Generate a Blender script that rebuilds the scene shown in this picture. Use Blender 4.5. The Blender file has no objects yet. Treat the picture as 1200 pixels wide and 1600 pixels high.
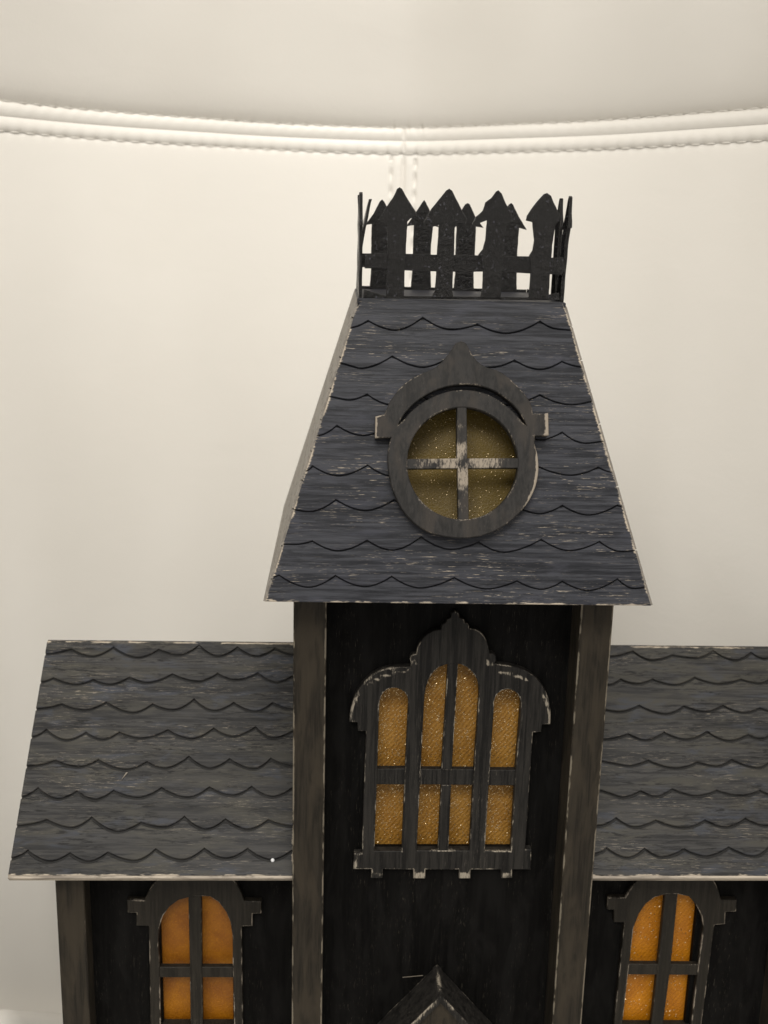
import bpy, bmesh, math, random
from mathutils import Vector, Matrix, noise as mnoise
from mathutils.geometry import delaunay_2d_cdt

random.seed(7)
S = 0.001                                   # everything below is laid out in millimetres
scene = bpy.context.scene
COL = scene.collection

# ------------------------------------------------------------------ camera
F_PX = 1716.89
CAM = Vector((-43.905, -388.326, 125.816))
YAW, PITCH, ROLL = 0.0429, 0.2421, 0.0244

def cam_axes():
    cy, sy, cp, sp = math.cos(YAW), math.sin(YAW), math.cos(PITCH), math.sin(PITCH)
    f = Vector((sy*cp, cy*cp, -sp)); r = Vector((cy, -sy, 0)); u = r.cross(f)
    c, s = math.cos(ROLL), math.sin(ROLL)
    return c*r + s*u, -s*r + c*u, f
CR, CU, CF = cam_axes()
cam = bpy.data.cameras.new('camera')
cam.sensor_fit = 'VERTICAL'; cam.sensor_height = 36.0; cam.sensor_width = 27.0
cam.lens = F_PX/1600*36.0
cam.clip_start = 0.01; cam.clip_end = 50
cam.dof.use_dof = True
cam.dof.focus_distance = 0.418
cam.dof.aperture_fstop = 16.0
cam_ob = bpy.data.objects.new('camera', cam); COL.objects.link(cam_ob)
m = Matrix.Identity(4)
for i in range(3):
    m[i][0] = CR[i]; m[i][1] = CU[i]; m[i][2] = -CF[i]; m[i][3] = CAM[i]*S
cam_ob.matrix_world = m
scene.camera = cam_ob

# ------------------------------------------------------------------ light
world = bpy.data.worlds.new('World'); scene.world = world; world.use_nodes = True
bg = world.node_tree.nodes['Background']
bg.inputs[0].default_value = (1.0, 0.955, 0.895, 1); bg.inputs[1].default_value = 0.55

def area(name, loc, target, size, power, color):
    l = bpy.data.lights.new(name, 'AREA'); l.shape = 'RECTANGLE'
    l.size, l.size_y = size; l.energy = power; l.color = color
    o = bpy.data.objects.new(name, l); COL.objects.link(o)
    o.location = Vector(loc)
    o.rotation_euler = (Vector(target)-Vector(loc)).to_track_quat('-Z', 'Y').to_euler()
    return o
area('ceiling_lamp', (-0.30, -1.40, 1.45), (0, 0.1, 0), (1.1, 0.6), 23, (1.0, 0.955, 0.885))
area('ceiling_lamp', (0.30, -0.80, 1.80), (0, 0.1, 0), (0.8, 0.6), 15, (1.0, 0.955, 0.885))

scene.view_settings.view_transform = 'Standard'
scene.view_settings.look = 'None'
scene.view_settings.exposure = 0.0
scene.view_settings.gamma = 1.0

# ------------------------------------------------------------------ materials
class NT:
    def __init__(s, name):
        s.m = bpy.data.materials.new(name); s.m.use_nodes = True
        s.t = s.m.node_tree; s.b = s.t.nodes['Principled BSDF']
    def n(s, kind, **kw):
        x = s.t.nodes.new(kind)
        for k, v in kw.items(): setattr(x, k, v)
        return x
    def put(s, a, sock):
        if hasattr(a, 'is_output'): s.t.links.new(a, sock)
        else: sock.default_value = a
    def coord(s, scale, kind='Object'):
        tc = s.n('ShaderNodeTexCoord'); mp = s.n('ShaderNodeMapping')
        mp.inputs['Scale'].default_value = [c*1000 for c in scale] if kind == 'Object' else scale
        s.t.links.new(tc.outputs[kind], mp.inputs[0]); return mp.outputs[0]
    def noise(s, scale, detail=4, rough=0.55, dist=0.0):
        x = s.n('ShaderNodeTexNoise'); x.inputs['Scale'].default_value = 1
        x.inputs['Detail'].default_value = detail; x.inputs['Roughness'].default_value = rough
        x.inputs['Distortion'].default_value = dist
        s.t.links.new(s.coord(scale), x.inputs['Vector']); return x.outputs[0]
    def math(s, op, a, b=0.0, clamp=False):
        x = s.n('ShaderNodeMath', operation=op, use_clamp=clamp)
        s.put(a, x.inputs[0]); s.put(b, x.inputs[1]); return x.outputs[0]
    def step(s, v, lo, hi, a=0.0, b=1.0):
        x = s.n('ShaderNodeMapRange', interpolation_type='SMOOTHSTEP')
        s.put(v, x.inputs[0]); x.inputs[1].default_value = lo; x.inputs[2].default_value = hi
        x.inputs[3].default_value = a; x.inputs[4].default_value = b; return x.outputs[0]
    def mix(s, f, a, b):
        x = s.n('ShaderNodeMix', data_type='RGBA')
        s.put(f, x.inputs[0]); s.put(a if hasattr(a, 'is_output') else (*a, 1), x.inputs[6])
        s.put(b if hasattr(b, 'is_output') else (*b, 1), x.inputs[7]); return x.outputs[2]
    def attr(s, name):
        x = s.n('ShaderNodeAttribute', attribute_name=name); return x.outputs['Fac']
    def bump(s, h, strength, dist):
        x = s.n('ShaderNodeBump'); x.inputs['Strength'].default_value = strength
        x.inputs['Distance'].default_value = dist*S
        s.put(h, x.inputs['Height']); s.t.links.new(x.outputs[0], s.b.inputs['Normal'])
    def done(s, col, rough, spec=0.5):
        s.put(col if hasattr(col, 'is_output') else (*col, 1), s.b.inputs['Base Color'])
        s.put(rough, s.b.inputs['Roughness']); s.b.inputs['Specular IOR Level'].default_value = spec
        return s.m

BARE = (0.50, 0.43, 0.34)

def painted(name, dark, light, grain='X', speck=0.5, patch=None, rough=0.5, spec=0.5, bumpv=0.35,
            wear_soft=1.0, bare=BARE, speck_thr=0.60, scratch=0.0, blue=None):
    """brushed matt paint on wood with dry-brushed pale streaks and rubbed edges"""
    t = NT(name)
    def ax(a, b):                                       # a along the grain, b across it
        return {'X': (a, b, b), 'Y': (b, a, b), 'Z': (b, b, a)}[grain]
    st = t.noise(ax(0.05, 1.1), 5, 0.65)
    big = t.noise((0.05, 0.05, 0.05), 3, 0.6, 0.6)
    broad = t.noise(ax(0.010, 0.33), 3, 0.55)
    col = t.mix(t.step(t.math('ADD', t.math('MULTIPLY', st, 0.62), t.math('MULTIPLY', broad, 0.38)), 0.40, 0.60), dark, light)
    if patch: col = t.mix(t.step(t.noise(ax(0.03, 0.14), 3, 0.6, 0.6), 0.44, 0.64, 0, 0.75), col, patch)
    if blue:
        bl = t.noise(ax(0.05, 0.16), 3, 0.6, 0.4)
        col = t.mix(t.step(bl, 0.52, 0.72, 0, 0.7), col, blue)
    if scratch:
        sc = t.noise(ax(0.13, 1.0), 4, 0.75, 0.3); sb = t.noise(ax(0.03, 0.2), 2, 0.5)
        col = t.mix(t.math('MULTIPLY', t.math('MULTIPLY', t.step(sc, 0.50, 0.62), t.step(sb, 0.40, 0.58)), scratch), col, [c*0.42 for c in dark])
    # pale dry-brush specks, gathered in bands
    fine = t.noise(ax(0.17, 3.0), 3, 0.7)
    band = t.noise(ax(0.018, 0.13), 3, 0.55)
    sp = t.math('MULTIPLY', t.step(fine, speck_thr, speck_thr+0.09), t.step(band, 0.40, 0.66))
    col = t.mix(t.math('MULTIPLY', sp, speck), col, bare)
    # rubbed edges
    nz = t.noise(ax(0.35, 1.7), 4, 0.7)
    lo = t.noise((0.11, 0.11, 0.11), 2, 0.5)
    w = t.math('ADD', t.math('MULTIPLY', t.attr('wear'), t.step(lo, 0.38, 0.62, 0.42, 0.86)),
               t.math('MULTIPLY', t.math('SUBTRACT', nz, 0.5), 1.15*wear_soft))
    w = t.math('ADD', w, t.math('MULTIPLY', t.math('SUBTRACT', t.attr('wear'), 1.0, True), 1.6))
    w = t.step(w, 0.44, 0.74)
    gate = t.step(t.attr('wear'), 0.02, 0.25)
    col = t.mix(t.math('MULTIPLY', t.math('MULTIPLY', w, gate), 0.9), col, bare)
    h = t.math('ADD', t.math('MULTIPLY', st, 0.6), t.math('MULTIPLY', fine, 0.5))
    t.bump(h, bumpv, 0.25)
    r = t.step(st, 0.3, 0.7, rough-0.1, rough+0.1)
    return t.done(col, r, spec*0.42)

M = {}
M['slate'] = painted('slate_grey_brushed_paint', (0.013, 0.014, 0.018), (0.047, 0.049, 0.058), 'X', 0.8,
                     rough=0.48, bumpv=0.5, scratch=0.5, blue=(0.044, 0.046, 0.059), speck_thr=0.60)
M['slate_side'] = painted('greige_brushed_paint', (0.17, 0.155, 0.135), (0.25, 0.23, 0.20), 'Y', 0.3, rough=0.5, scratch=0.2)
M['slate_wing'] = painted('slate_grey_brushed_paint_wing', (0.012, 0.012, 0.0128), (0.049, 0.048, 0.047), 'X', 0.40,
                     patch=(0.054, 0.051, 0.042), rough=0.5, bumpv=0.6, scratch=0.95, blue=(0.044, 0.050, 0.066), speck_thr=0.58)
M['groove'] = painted('dark_groove_paint', (0.012, 0.012, 0.014), (0.020, 0.020, 0.022), 'X', 0.0, rough=0.6)
M['groove_wing'] = painted('dark_groove_paint_wing', (0.012, 0.0118, 0.0115), (0.020, 0.0195, 0.019), 'X', 0.0, rough=0.6)
M['edge'] = painted('raw_board_edge', (0.34, 0.30, 0.25), (0.52, 0.46, 0.38), 'X', 0.0, patch=(0.16, 0.14, 0.12),
                    rough=0.7, spec=0.2, scratch=0.7)
M['post'] = painted('brown_black_post_paint', (0.014, 0.0118, 0.0088), (0.030, 0.0250, 0.0185), 'Z', 0.06,
                    patch=(0.042, 0.034, 0.024), rough=0.6, spec=0.35, bumpv=0.2, wear_soft=0.9, bare=(0.20, 0.175, 0.135))
M['wall'] = painted('black_wall_paint', (0.0028, 0.0027, 0.0026), (0.0055, 0.0053, 0.0049), 'Z', 0.12,
                    rough=0.6, spec=0.12, bumpv=0.15, patch=(0.0085, 0.0082, 0.0078))
M['frame'] = painted('charcoal_frame_paint', (0.008, 0.0075, 0.007), (0.026, 0.024, 0.0215), 'Z', 0.20,
                     rough=0.55, spec=0.35, bumpv=0.25, speck_thr=0.60, bare=(0.34, 0.30, 0.24))
M['frame_round'] = painted('charcoal_round_frame_paint', (0.018, 0.0175, 0.017), (0.033, 0.0312, 0.030), 'Z', 0.12,
                     patch=(0.046, 0.040, 0.035), rough=0.55, spec=0.38, bumpv=0.25, bare=(0.32, 0.275, 0.22))
M['frame_wing'] = painted('brown_black_frame_paint', (0.012, 0.0103, 0.0078), (0.025, 0.0215, 0.0165), 'Z', 0.12,
                     rough=0.55, spec=0.4, bumpv=0.2, bare=(0.30, 0.26, 0.21))

def black_metal():
    t = NT('lumpy_black_fence_paint')
    a = t.noise((0.9, 0.9, 0.9), 5, 0.75); v = t.n('ShaderNodeTexVoronoi'); v.inputs['Scale'].default_value = 1
    t.t.links.new(t.coord((0.38, 0.38, 0.38)), v.inputs['Vector'])
    nz = t.noise((0.8, 0.8, 0.8), 3, 0.6)
    col = t.mix(t.step(a, 0.4, 0.7), (0.0035, 0.0032, 0.0032), (0.008, 0.0075, 0.008))
    col = t.mix(t.math('MULTIPLY', t.step(nz, 0.62, 0.70), 0.5), col, (0.12, 0.12, 0.145))  # pale bluish specks: gloss highlights painted into the colour
    t.bump(t.math('ADD', a, t.math('MULTIPLY', v.outputs['Distance'], -0.5)), 1.0, 1.3)
    return t.done(col, 0.24, 0.5)
M['fence'] = black_metal()

def fabric(name, a, b, weave=0.22):
    t = NT(name)
    co = t.coord((1.2, 1, -0.95))
    w = t.n('ShaderNodeTexWave', wave_type='BANDS', bands_direction='DIAGONAL')
    w.inputs['Scale'].default_value = 0.26; w.inputs['Distortion'].default_value = 3.5
    w.inputs['Detail'].default_value = 2; w.inputs['Detail Scale'].default_value = 1.4; t.t.links.new(co, w.inputs['Vector'])
    nz = t.noise((0.07, 0.07, 0.07), 3, 0.6); fn = t.noise((1.5, 1.5, 1.5), 2, 0.6)
    f = t.math('ADD', t.math('MULTIPLY', w.outputs['Fac'], weave), t.math('MULTIPLY', nz, 0.9))
    col = t.mix(t.step(f, 0.3, 0.85), a, b)
    col = t.mix(t.step(fn, 0.5, 0.72, 0, 0.2+weave), col, [min(1, c*1.6+.008) for c in b])
    t.bump(t.math('ADD', t.math('MULTIPLY', w.outputs['Fac'], weave*2.2), fn), 0.7, 0.35)
    return t.done(col, 0.5, 0.4)
M['amber'] = fabric('amber_glitter_fabric', (0.25, 0.112, 0.010), (0.39, 0.200, 0.036))
M['olive'] = fabric('olive_gold_glitter_fabric', (0.095, 0.060, 0.003), (0.140, 0.091, 0.006), 0.0)
M['orange'] = fabric('deep_orange_fabric', (0.38, 0.130, 0.001), (0.56, 0.215, 0.003), 0.10)
t = NT('glitter_flakes'); t.b.inputs['Metallic'].default_value = 1.0
M['orange_smooth'] = fabric('deep_orange_smooth_fabric', (0.22, 0.070, 0.0005), (0.42, 0.160, 0.001), 0.03)
M['glitter'] = t.done((0.95, 0.74, 0.45), 0.36)
t = NT('pale_glue'); M['glue'] = t.done((0.75, 0.76, 0.78), 0.3)
t = NT('raw_wood_splinter'); M['splinter'] = t.done((0.22, 0.19, 0.15), 0.6)

def leather():
    t = NT('cream_white_leather')
    big = t.noise((0.006, 0.006, 0.006), 3, 0.5); fine = t.noise((0.9, 0.9, 0.9), 3, 0.6)
    v = t.n('ShaderNodeTexVoronoi'); v.inputs['Scale'].default_value = 1
    t.t.links.new(t.coord((0.55, 0.55, 0.55)), v.inputs['Vector'])
    col = t.mix(t.step(big, 0.35, 0.65), (0.815, 0.788, 0.735), (0.85, 0.825, 0.775))
    t.bump(t.math('ADD', t.math('MULTIPLY', v.outputs['Distance'], 0.5), t.math('ADD', t.math('MULTIPLY', fine, 0.5), t.math('MULTIPLY', t.noise((0.035, 0.035, 0.06), 4, 0.6, 0.8), 5.0))), 0.13, 0.28)
    return t.done(col, 0.42, 0.45)
M['leather'] = leather()
t = NT('stitching_thread'); M['thread'] = t.done((0.60, 0.53, 0.44), 0.7)

# ------------------------------------------------------------------ builders
BASE = Vector((0, 60, -345))                # foot of the house on the seat

def link(name, me, mat, parent, loc=None, smooth=False):
    me.materials.append(mat)
    if smooth:
        for p in me.polygons: p.use_smooth = True
    o = bpy.data.objects.new(name, me); COL.objects.link(o)
    if parent is not None: o.parent = parent
    if loc is not None: o.location = loc
    return o

class MB:
    """collects geometry in mm with a wear value per vertex"""
    def __init__(s): s.v = []; s.f = []; s.w = []
    def vert(s, p, w=0.0): s.v.append(p); s.w.append(w); return len(s.v)-1
    def face(s, *i): s.f.append(i)
    def build(s, name, mat, parent, smooth=False, origin=None):
        me = bpy.data.meshes.new(name)
        me.from_pydata([tuple(c*S for c in p) for p in s.v], [], s.f)
        a = me.attributes.new('wear', 'FLOAT', 'POINT'); a.data.foreach_set('value', s.w)
        bm = bmesh.new(); bm.from_mesh(me); bmesh.ops.recalc_face_normals(bm, faces=bm.faces); bm.to_mesh(me); bm.free()
        return link(name, me, mat, parent, None, smooth)
    def box(s, a, b, bev=0.35, wear=0.8, wear_w=0.9):
        """box with chamfered, rubbed edges; a, b are opposite corners"""
        lo = [min(p, q) for p, q in zip(a, b)]; hi = [max(p, q) for p, q in zip(a, b)]
        bm = bmesh.new()
        def quad_face(ax, side):
            u, v = [i for i in range(3) if i != ax]
            c = hi[ax] if side else lo[ax]
            def P(du, dv, d): 
                p = [0, 0, 0]; p[ax] = c + (-d if side else d)
                p[u] = lo[u]+du if du >= 0 else hi[u]+du
                p[v] = lo[v]+dv if dv >= 0 else hi[v]+dv
                return p
            e = 1e-9
            k = bev; q = bev+wear_w
            q = min(q, 0.45*min(hi[u]-lo[u], hi[v]-lo[v]))
            r0 = [P(k, k, 0), P(-k, k, 0), P(-k, -k, 0), P(k, -k, 0)]
            r1 = [P(q, q, 0), P(-q, q, 0), P(-q, -q, 0), P(q, -q, 0)]
            i0 = [s.vert(p, wear) for p in r0]; i1 = [s.vert(p, 0) for p in r1]
            for j in range(4):
                s.face(i0[j], i0[(j+1) % 4], i1[(j+1) % 4], i1[j])
            s.face(*i1)
            return i0
        n0 = len(s.v)
        for ax in range(3):
            for side in (0, 1): quad_face(ax, side)
        # chamfers along the twelve edges + eight corners: join by nearest vertices
        ring = {}
        for i in range(n0, len(s.v)):
            if s.w[i] == wear:
                p = s.v[i]
                key = tuple(1 if p[k] > (lo[k]+hi[k])/2 else 0 for k in range(3))
                face_ax = [k for k in range(3) if abs(p[k]-lo[k]) < 1e-6 or abs(p[k]-hi[k]) < 1e-6][0]
                ring.setdefault(key, {})[face_ax] = i
        for key, d in ring.items():
            s.face(d[0], d[1], d[2])
            for k in range(3):
                if key[k] == 0:
                    k2 = list(key); k2[k] = 1; d2 = ring[tuple(k2)]
                    o1, o2 = [i for i in range(3) if i != k]
                    s.face(d[o1], d[o2], d2[o2], d2[o1])
        return s

class Plane:
    """a flat board: origin, in-plane axes U, V and outward normal N (mm)"""
    def __init__(s, o, u, v): s.O = Vector(o); s.U = Vector(u).normalized(); s.V = Vector(v).normalized(); s.N = s.U.cross(s.V).normalized()
    def at(s, u, v, n=0.0): return s.O + s.U*u + s.V*v + s.N*n
    def px(s, x, y, n=0.0):
        """the point of this board (raised by n) seen at pixel x, y of the 1200 x 1600 photograph"""
        d = CF + CR*((x-600)/F_PX) - CU*((y-800)/F_PX)
        o = s.O + s.N*n
        t_ = (o-CAM).dot(s.N)/d.dot(s.N); p = CAM + d*t_ - o
        return (p.dot(s.U), p.dot(s.V))

def area2(poly): return 0.5*sum(poly[i][0]*poly[(i+1) % len(poly)][1]-poly[(i+1) % len(poly)][0]*poly[i][1] for i in range(len(poly)))
def inside(p, poly):
    c = False; n = len(poly); x, y = p
    for i in range(n):
        (x1, y1), (x2, y2) = poly[i], poly[(i+1) % n]
        if (y1 > y) != (y2 > y) and x < (x2-x1)*(y-y1)/(y2-y1)+x1: c = not c
    return c
def offset(poly, d):
    """shift a counter-clockwise polygon inward by d"""
    n = len(poly); out = []
    for i in range(n):
        a, b, c = Vector(poly[i-1]), Vector(poly[i]), Vector(poly[(i+1) % n])
        e1 = (b-a).normalized(); e2 = (c-b).normalized()
        n1 = Vector((-e1.y, e1.x)); n2 = Vector((-e2.y, e2.x)); mm = n1+n2
        if mm.length < 1e-4: mm = n1.copy()
        mm.normalize(); k = max(mm.dot(n1), 0.5)
        p = b + mm*(d/k); out.append((p.x, p.y))
    return out
def dens(poly, step):
    out = []
    for i in range(len(poly)):
        a, b = Vector(poly[i]), Vector(poly[(i+1) % len(poly)]); k = max(1, int((b-a).length/step))
        for j in range(k):
            p = a.lerp(b, j/k); out.append((p.x, p.y))
    return out
def smooth_poly(poly, it=1, keep=40):
    """round gentle corners (Chaikin) and keep sharp ones"""
    for _ in range(it):
        n = len(poly); out = []
        for i in range(n):
            a, b, c = Vector(poly[i-1]), Vector(poly[i]), Vector(poly[(i+1) % n])
            e1, e2 = b-a, c-b
            if e1.length < 1e-6 or e2.length < 1e-6: continue
            ang = math.degrees(e1.angle(e2))
            if ang > keep: out.append((b.x, b.y))
            else:
                for q in (a.lerp(b, 0.75), b.lerp(c, 0.25)): out.append((q.x, q.y))
        poly = out
    return poly

def plate(mb, pl, outer, holes, n0, n1, bev=0.3, wear=0.9, wear_w=0.8, wearfn=None, grid=1.6):
    """a board cut to an outline with holes, from n0 to n1 above plane pl, chamfered and rubbed along its front edges"""
    loops = []
    if wear_w and wear > 0: outer = dens(outer, 1.8); holes = [dens(h, 1.8) for h in holes]
    o = list(outer); o = o if area2(o) > 0 else o[::-1]; loops.append(o)
    for h in holes:
        h = list(h); loops.append(h if area2(h) < 0 else h[::-1])
    inner = []
    for lp in loops:
        i1 = offset(lp, bev); i2 = offset(lp, bev+wear_w)
        A = [mb.vert(pl.at(x, y, n0), 0.2) for x, y in lp]
        WW = [max(wear, wearfn(x, y)) if wearfn else wear for x, y in lp]
        B = [mb.vert(pl.at(x, y, n1-bev), w_) for (x, y), w_ in zip(lp, WW)]
        C_ = [mb.vert(pl.at(x, y, n1), w_) for (x, y), w_ in zip(i1, WW)]
        n = len(lp)
        for k in range(n):
            j = (k+1) % n
            mb.face(A[k], A[j], B[j], B[k]); mb.face(B[k], B[j], C_[j], C_[k])
        inner.append((i1, C_, i2))
    pts = []; edges = []; ids = []
    for i1, C_, i2 in inner:
        b = len(pts); n = len(i1)
        pts += [Vector(p) for p in i1]; ids += C_
        edges += [(b+k, b+(k+1) % n) for k in range(n)]
    extra = []
    for i1, C_, i2 in inner:
        for p in i2:
            if inside(p, inner[0][0]) and not any(inside(p, h[0]) for h in inner[1:]): extra.append(p)
    if wearfn:
        xs = [p[0] for p in o]; ys = [p[1] for p in o]
        nx = int((max(xs)-min(xs))/grid); ny = int((max(ys)-min(ys))/grid)
        for a in range(nx):
            for b in range(ny):
                p = (min(xs)+(a+.5)*grid, min(ys)+(b+.5)*grid)
                if inside(p, inner[0][2]) and not any(inside(p, h[2]) for h in inner[1:]): extra.append(p)
    pts += [Vector(p) for p in extra]
    vo, eo, fo, ov, oe, of = delaunay_2d_cdt(pts, edges, [], 0, 1e-5)
    mp = {}
    for i, v in enumerate(vo):
        src = [k for k in ov[i] if k < len(ids)]
        if src: mp[i] = ids[src[0]]
        else: mp[i] = mb.vert(pl.at(v.x, v.y, n1), wearfn(v.x, v.y) if wearfn else 0.0)
    for f in fo:
        c = sum((vo[i] for i in f), Vector((0, 0)))/len(f)
        if inside(c, inner[0][0]) and not any(inside(c, h[0]) for h in inner[1:]):
            mb.face(*[mp[i] for i in f])
    # back face
    return mb

# ------------------------------------------------------------------ roofs cut into scalloped shingles
def arc_line(points):
    """points along one course, left to right: valleys sag, cusps point up (v up). returns f(u) and the cusp u's"""
    P = list(points); n = len(P); cusp = []
    for i in range(n):
        l = P[i-1][1] if i > 0 else None; r = P[i+1][1] if i < n-1 else None
        hi = (l is None or P[i][1] > l) and (r is None or P[i][1] > r)
        cusp.append(hi)
    def f(u):
        if u <= P[0][0]: i = 0
        elif u >= P[-1][0]: i = n-2
        else: i = max(k for k in range(n-1) if P[k][0] <= u)
        (x1, y1), (x2, y2) = P[i], P[i+1]
        t_ = min(max((u-x1)/(x2-x1), 0), 1)
        if cusp[i] and not cusp[i+1]: return y2+(y1-y2)*(1-t_)**1.75
        if cusp[i+1] and not cusp[i]: return y1+(y2-y1)*t_**1.75
        return y1+(y2-y1)*t_
    return f, [P[i][0] for i in range(n) if cusp[i] and 0 < i < n-1]

def shingle_roof(pl, rows, u_left, u_right, v_top, v_bot, parent, mat, groove, thick, cham, wear_edges, lift=0.0, col_step=1.6):
    """rows: courses from the top down; every shingle is a piece of its own.  u_left / u_right give the roof's edge at height v"""
    lines = [arc_line(r) for r in rows]
    top = (lambda u: v_top); bot = (lambda u: v_bot)
    bounds = [top]+[l[0] for l in lines]+[bot]
    cuts = [l[1] for l in lines]+[lines[-1][1]]
    made = []; prev_ends = []; last = []
    for k in range(len(bounds)-1):
        hi_f, lo_f = bounds[k], bounds[k+1]
        g_hi = groove/2 if k > 0 else 0; g_lo = groove/2 if k < len(bounds)-2 else 0
        # where this course starts and ends
        ul = min(u_left(lo_f(u_left(v_bot)+(1e-3))), u_left(v_bot)); 
        a = u_left(v_bot); 
        for _ in range(30): a = u_left(lo_f(a))
        b = u_right(v_bot)
        for _ in range(30): b = u_right(lo_f(b))
        cs = [a]+[c for c in cuts[k] if a+1.2 < c < b-1.2]+[b]
        prev_ends = []
        if k > 0:
            for fe, st in ((u_left, u_left(v_bot)), (u_right, u_right(v_bot))):
                for s_g in (groove/2, -groove/2):
                    q = st
                    for _ in range(30): q = fe(hi_f(q)-s_g)
                    prev_ends.append(q)
        for i in range(len(cs)-1):
            mb = MB(); u0, u1 = cs[i], cs[i+1]
            nc = max(3, int((u1-u0)/col_step))
            us = [u0+(u1-u0)*j/nc for j in range(nc+1)]
            if i == 0: us[1:1] = [u0+0.5]
            if i == len(cs)-2: us[-1:-1] = [u1-0.5]
            us += [c+d for c in prev_ends for d in (-0.02, 0.02) if u0+0.05 < c < u1-0.05]
            us = sorted(us)
            n1 = thick + random.uniform(-lift, lift)
            prev = None
            gap = 0.0
            for j, u in enumerate(us):
                uu = u + (gap if j == 0 and i > 0 else 0) - (gap if j == len(us)-1 and i < len(cs)-2 else 0)
                lo = lo_f(uu)+g_lo; hi = hi_f(uu)-g_hi
                # slanted roof edges
                hi_l = hi
                for fe, sg in ((u_left, 1), (u_right, -1)):
                    # largest v with fe(v) on the right side of u
                    if (uu-fe(hi))*sg < 0:
                        A, B = lo, hi
                        for _ in range(24):
                            mid = (A+B)/2
                            if (uu-fe(mid))*sg < 0: B = mid
                            else: A = mid
                        hi_l = min(hi_l, A)
                hi = max(hi_l, lo+0.02)
                c_hi = min(cham if g_hi else 0.02, (hi-lo)*0.3); c_lo = min(cham if g_lo else 0.25, (hi-lo)*0.3)
                if hi_l < hi_f(uu)-g_hi-1e-4: c_hi = min(0.15, (hi-lo)*0.3)
                def W(v):
                    d = min((uu-u_left(v)), (u_right(v)-uu))*0.96 if 's' in wear_edges else 9
                    if 'r' in wear_edges: d = min(d, (u_right(v)-uu))
                    if 'b' in wear_edges: d = min(d, v-v_bot)
                    if 't' in wear_edges: d = min(d, v_top-v)
                    return (1.7-d)/1.7
                vs = [(lo, -0.2), (lo, n1-c_lo), (lo+c_lo, n1), ((lo+c_lo)*0.75+(hi-c_hi)*0.25, n1), ((lo+hi)/2, n1), (hi-c_hi, n1), (hi, n1-c_hi), (hi, -0.2)]
                cur = [mb.vert(pl.at(uu, v, n), W(v)) for v, n in vs]
                if prev:
                    for q in range(len(vs)-1): mb.face(prev[q], cur[q], cur[q+1], prev[q+1])
                if (j == 0 and i == 0) or (j == len(us)-1 and i == len(cs)-2): mb.face(*cur)
                prev = cur
            made.append(mb.build('shingle', mat, parent))
    return made

def auto_rows(ulf, urf, vs, pitch, sag):
    rows = []
    for k, v in enumerate(vs):
        u = ulf(v)-pitch*(0.3 if k % 2 else 0.8); P = []
        while u < urf(v)+pitch:
            w = pitch*random.uniform(0.85, 1.15)
            P += [(u, v+random.uniform(-.3, .3)), (u+w/2, v-sag*random.uniform(.85, 1.1))]; u += w
        P.append((u, v)); rows.append(P)
    return rows

# ------------------------------------------------------------------ the miniature house
def empty(name, loc, label, cat):
    o = bpy.data.objects.new(name, None); o.empty_display_size = 0.05; COL.objects.link(o)
    o.location = Vector(loc)*S; o['label'] = label; o['category'] = cat
    return o
house = empty('miniature_house', BASE, 'black and slate grey wooden haunted house with fenced tower roof and amber windows', 'miniature house')

def part(mb, name, mat, parent=None, smooth=False):
    o = mb.build(name, mat, parent or house, smooth)
    if parent is None: o.location = -BASE*S           # meshes keep their millimetre layout, the root stands at the foot
    return o
def sub(mb, name, mat, parent, smooth=False): return mb.build(name, mat, parent, smooth)

E_, OV, T_, H_, YT = 69.3, 14.74, 37.3, 105.0, 17.44     # eave half width, overhang, top half width, height, top front
YB = YT + 2*T_ + 4                                       # top back
YE = YB + (YT+OV)                                        # back eave
FOOT = -344.0
FR = Plane((0, -OV, 0), (1, 0, 0), (0, YT+OV, H_))       # tower roof, front slope
VL = math.hypot(YT+OV, H_)

# tower body
tower = MB()
tp = 12.3
WALL_Y = 15.0
WF = Plane((0, WALL_Y, 0), (1, 0, 0), (0, 0, 1))         # front wall of the tower
ZS3 = lambda x, y: (530+x/3.4286, 940+y/3.4286)
# arched window openings, as seen on the frame's front face
AF = 3.6                                                 # frame thickness
def aw(pts): return [WF.px(*ZS3(x, y), AF) for x, y in pts]
def arc_pts(cx, cy, rx, ry, a0, a1, n): return [(cx+rx*math.cos(math.radians(a0+(a1-a0)*i/n)), cy-ry*math.sin(math.radians(a0+(a1-a0)*i/n))) for i in range(n+1)]
opA = aw([(188, 1338), (205, 900), (215, 545)]+arc_pts(294, 540, 77, 78, 172, 8, 9)+[(370, 552), (353, 900), (335, 1338)])
opM = aw([(415, 1335), (437, 900), (455, 540)]+[(458, 500), (466, 455), (482, 412), (505, 378), (535, 352), (570, 338), (610, 333), (650, 336), (685, 352), (714, 378), (735, 410), (747, 450), (750, 500), (746, 560)]+[(722, 905), (698, 1335)])
opD = aw([(780, 1338), (806, 908), (830, 560)]+arc_pts(902, 548, 73, 78, 172, 4, 9)+[(972, 600), (945, 908), (920, 1338)])
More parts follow.
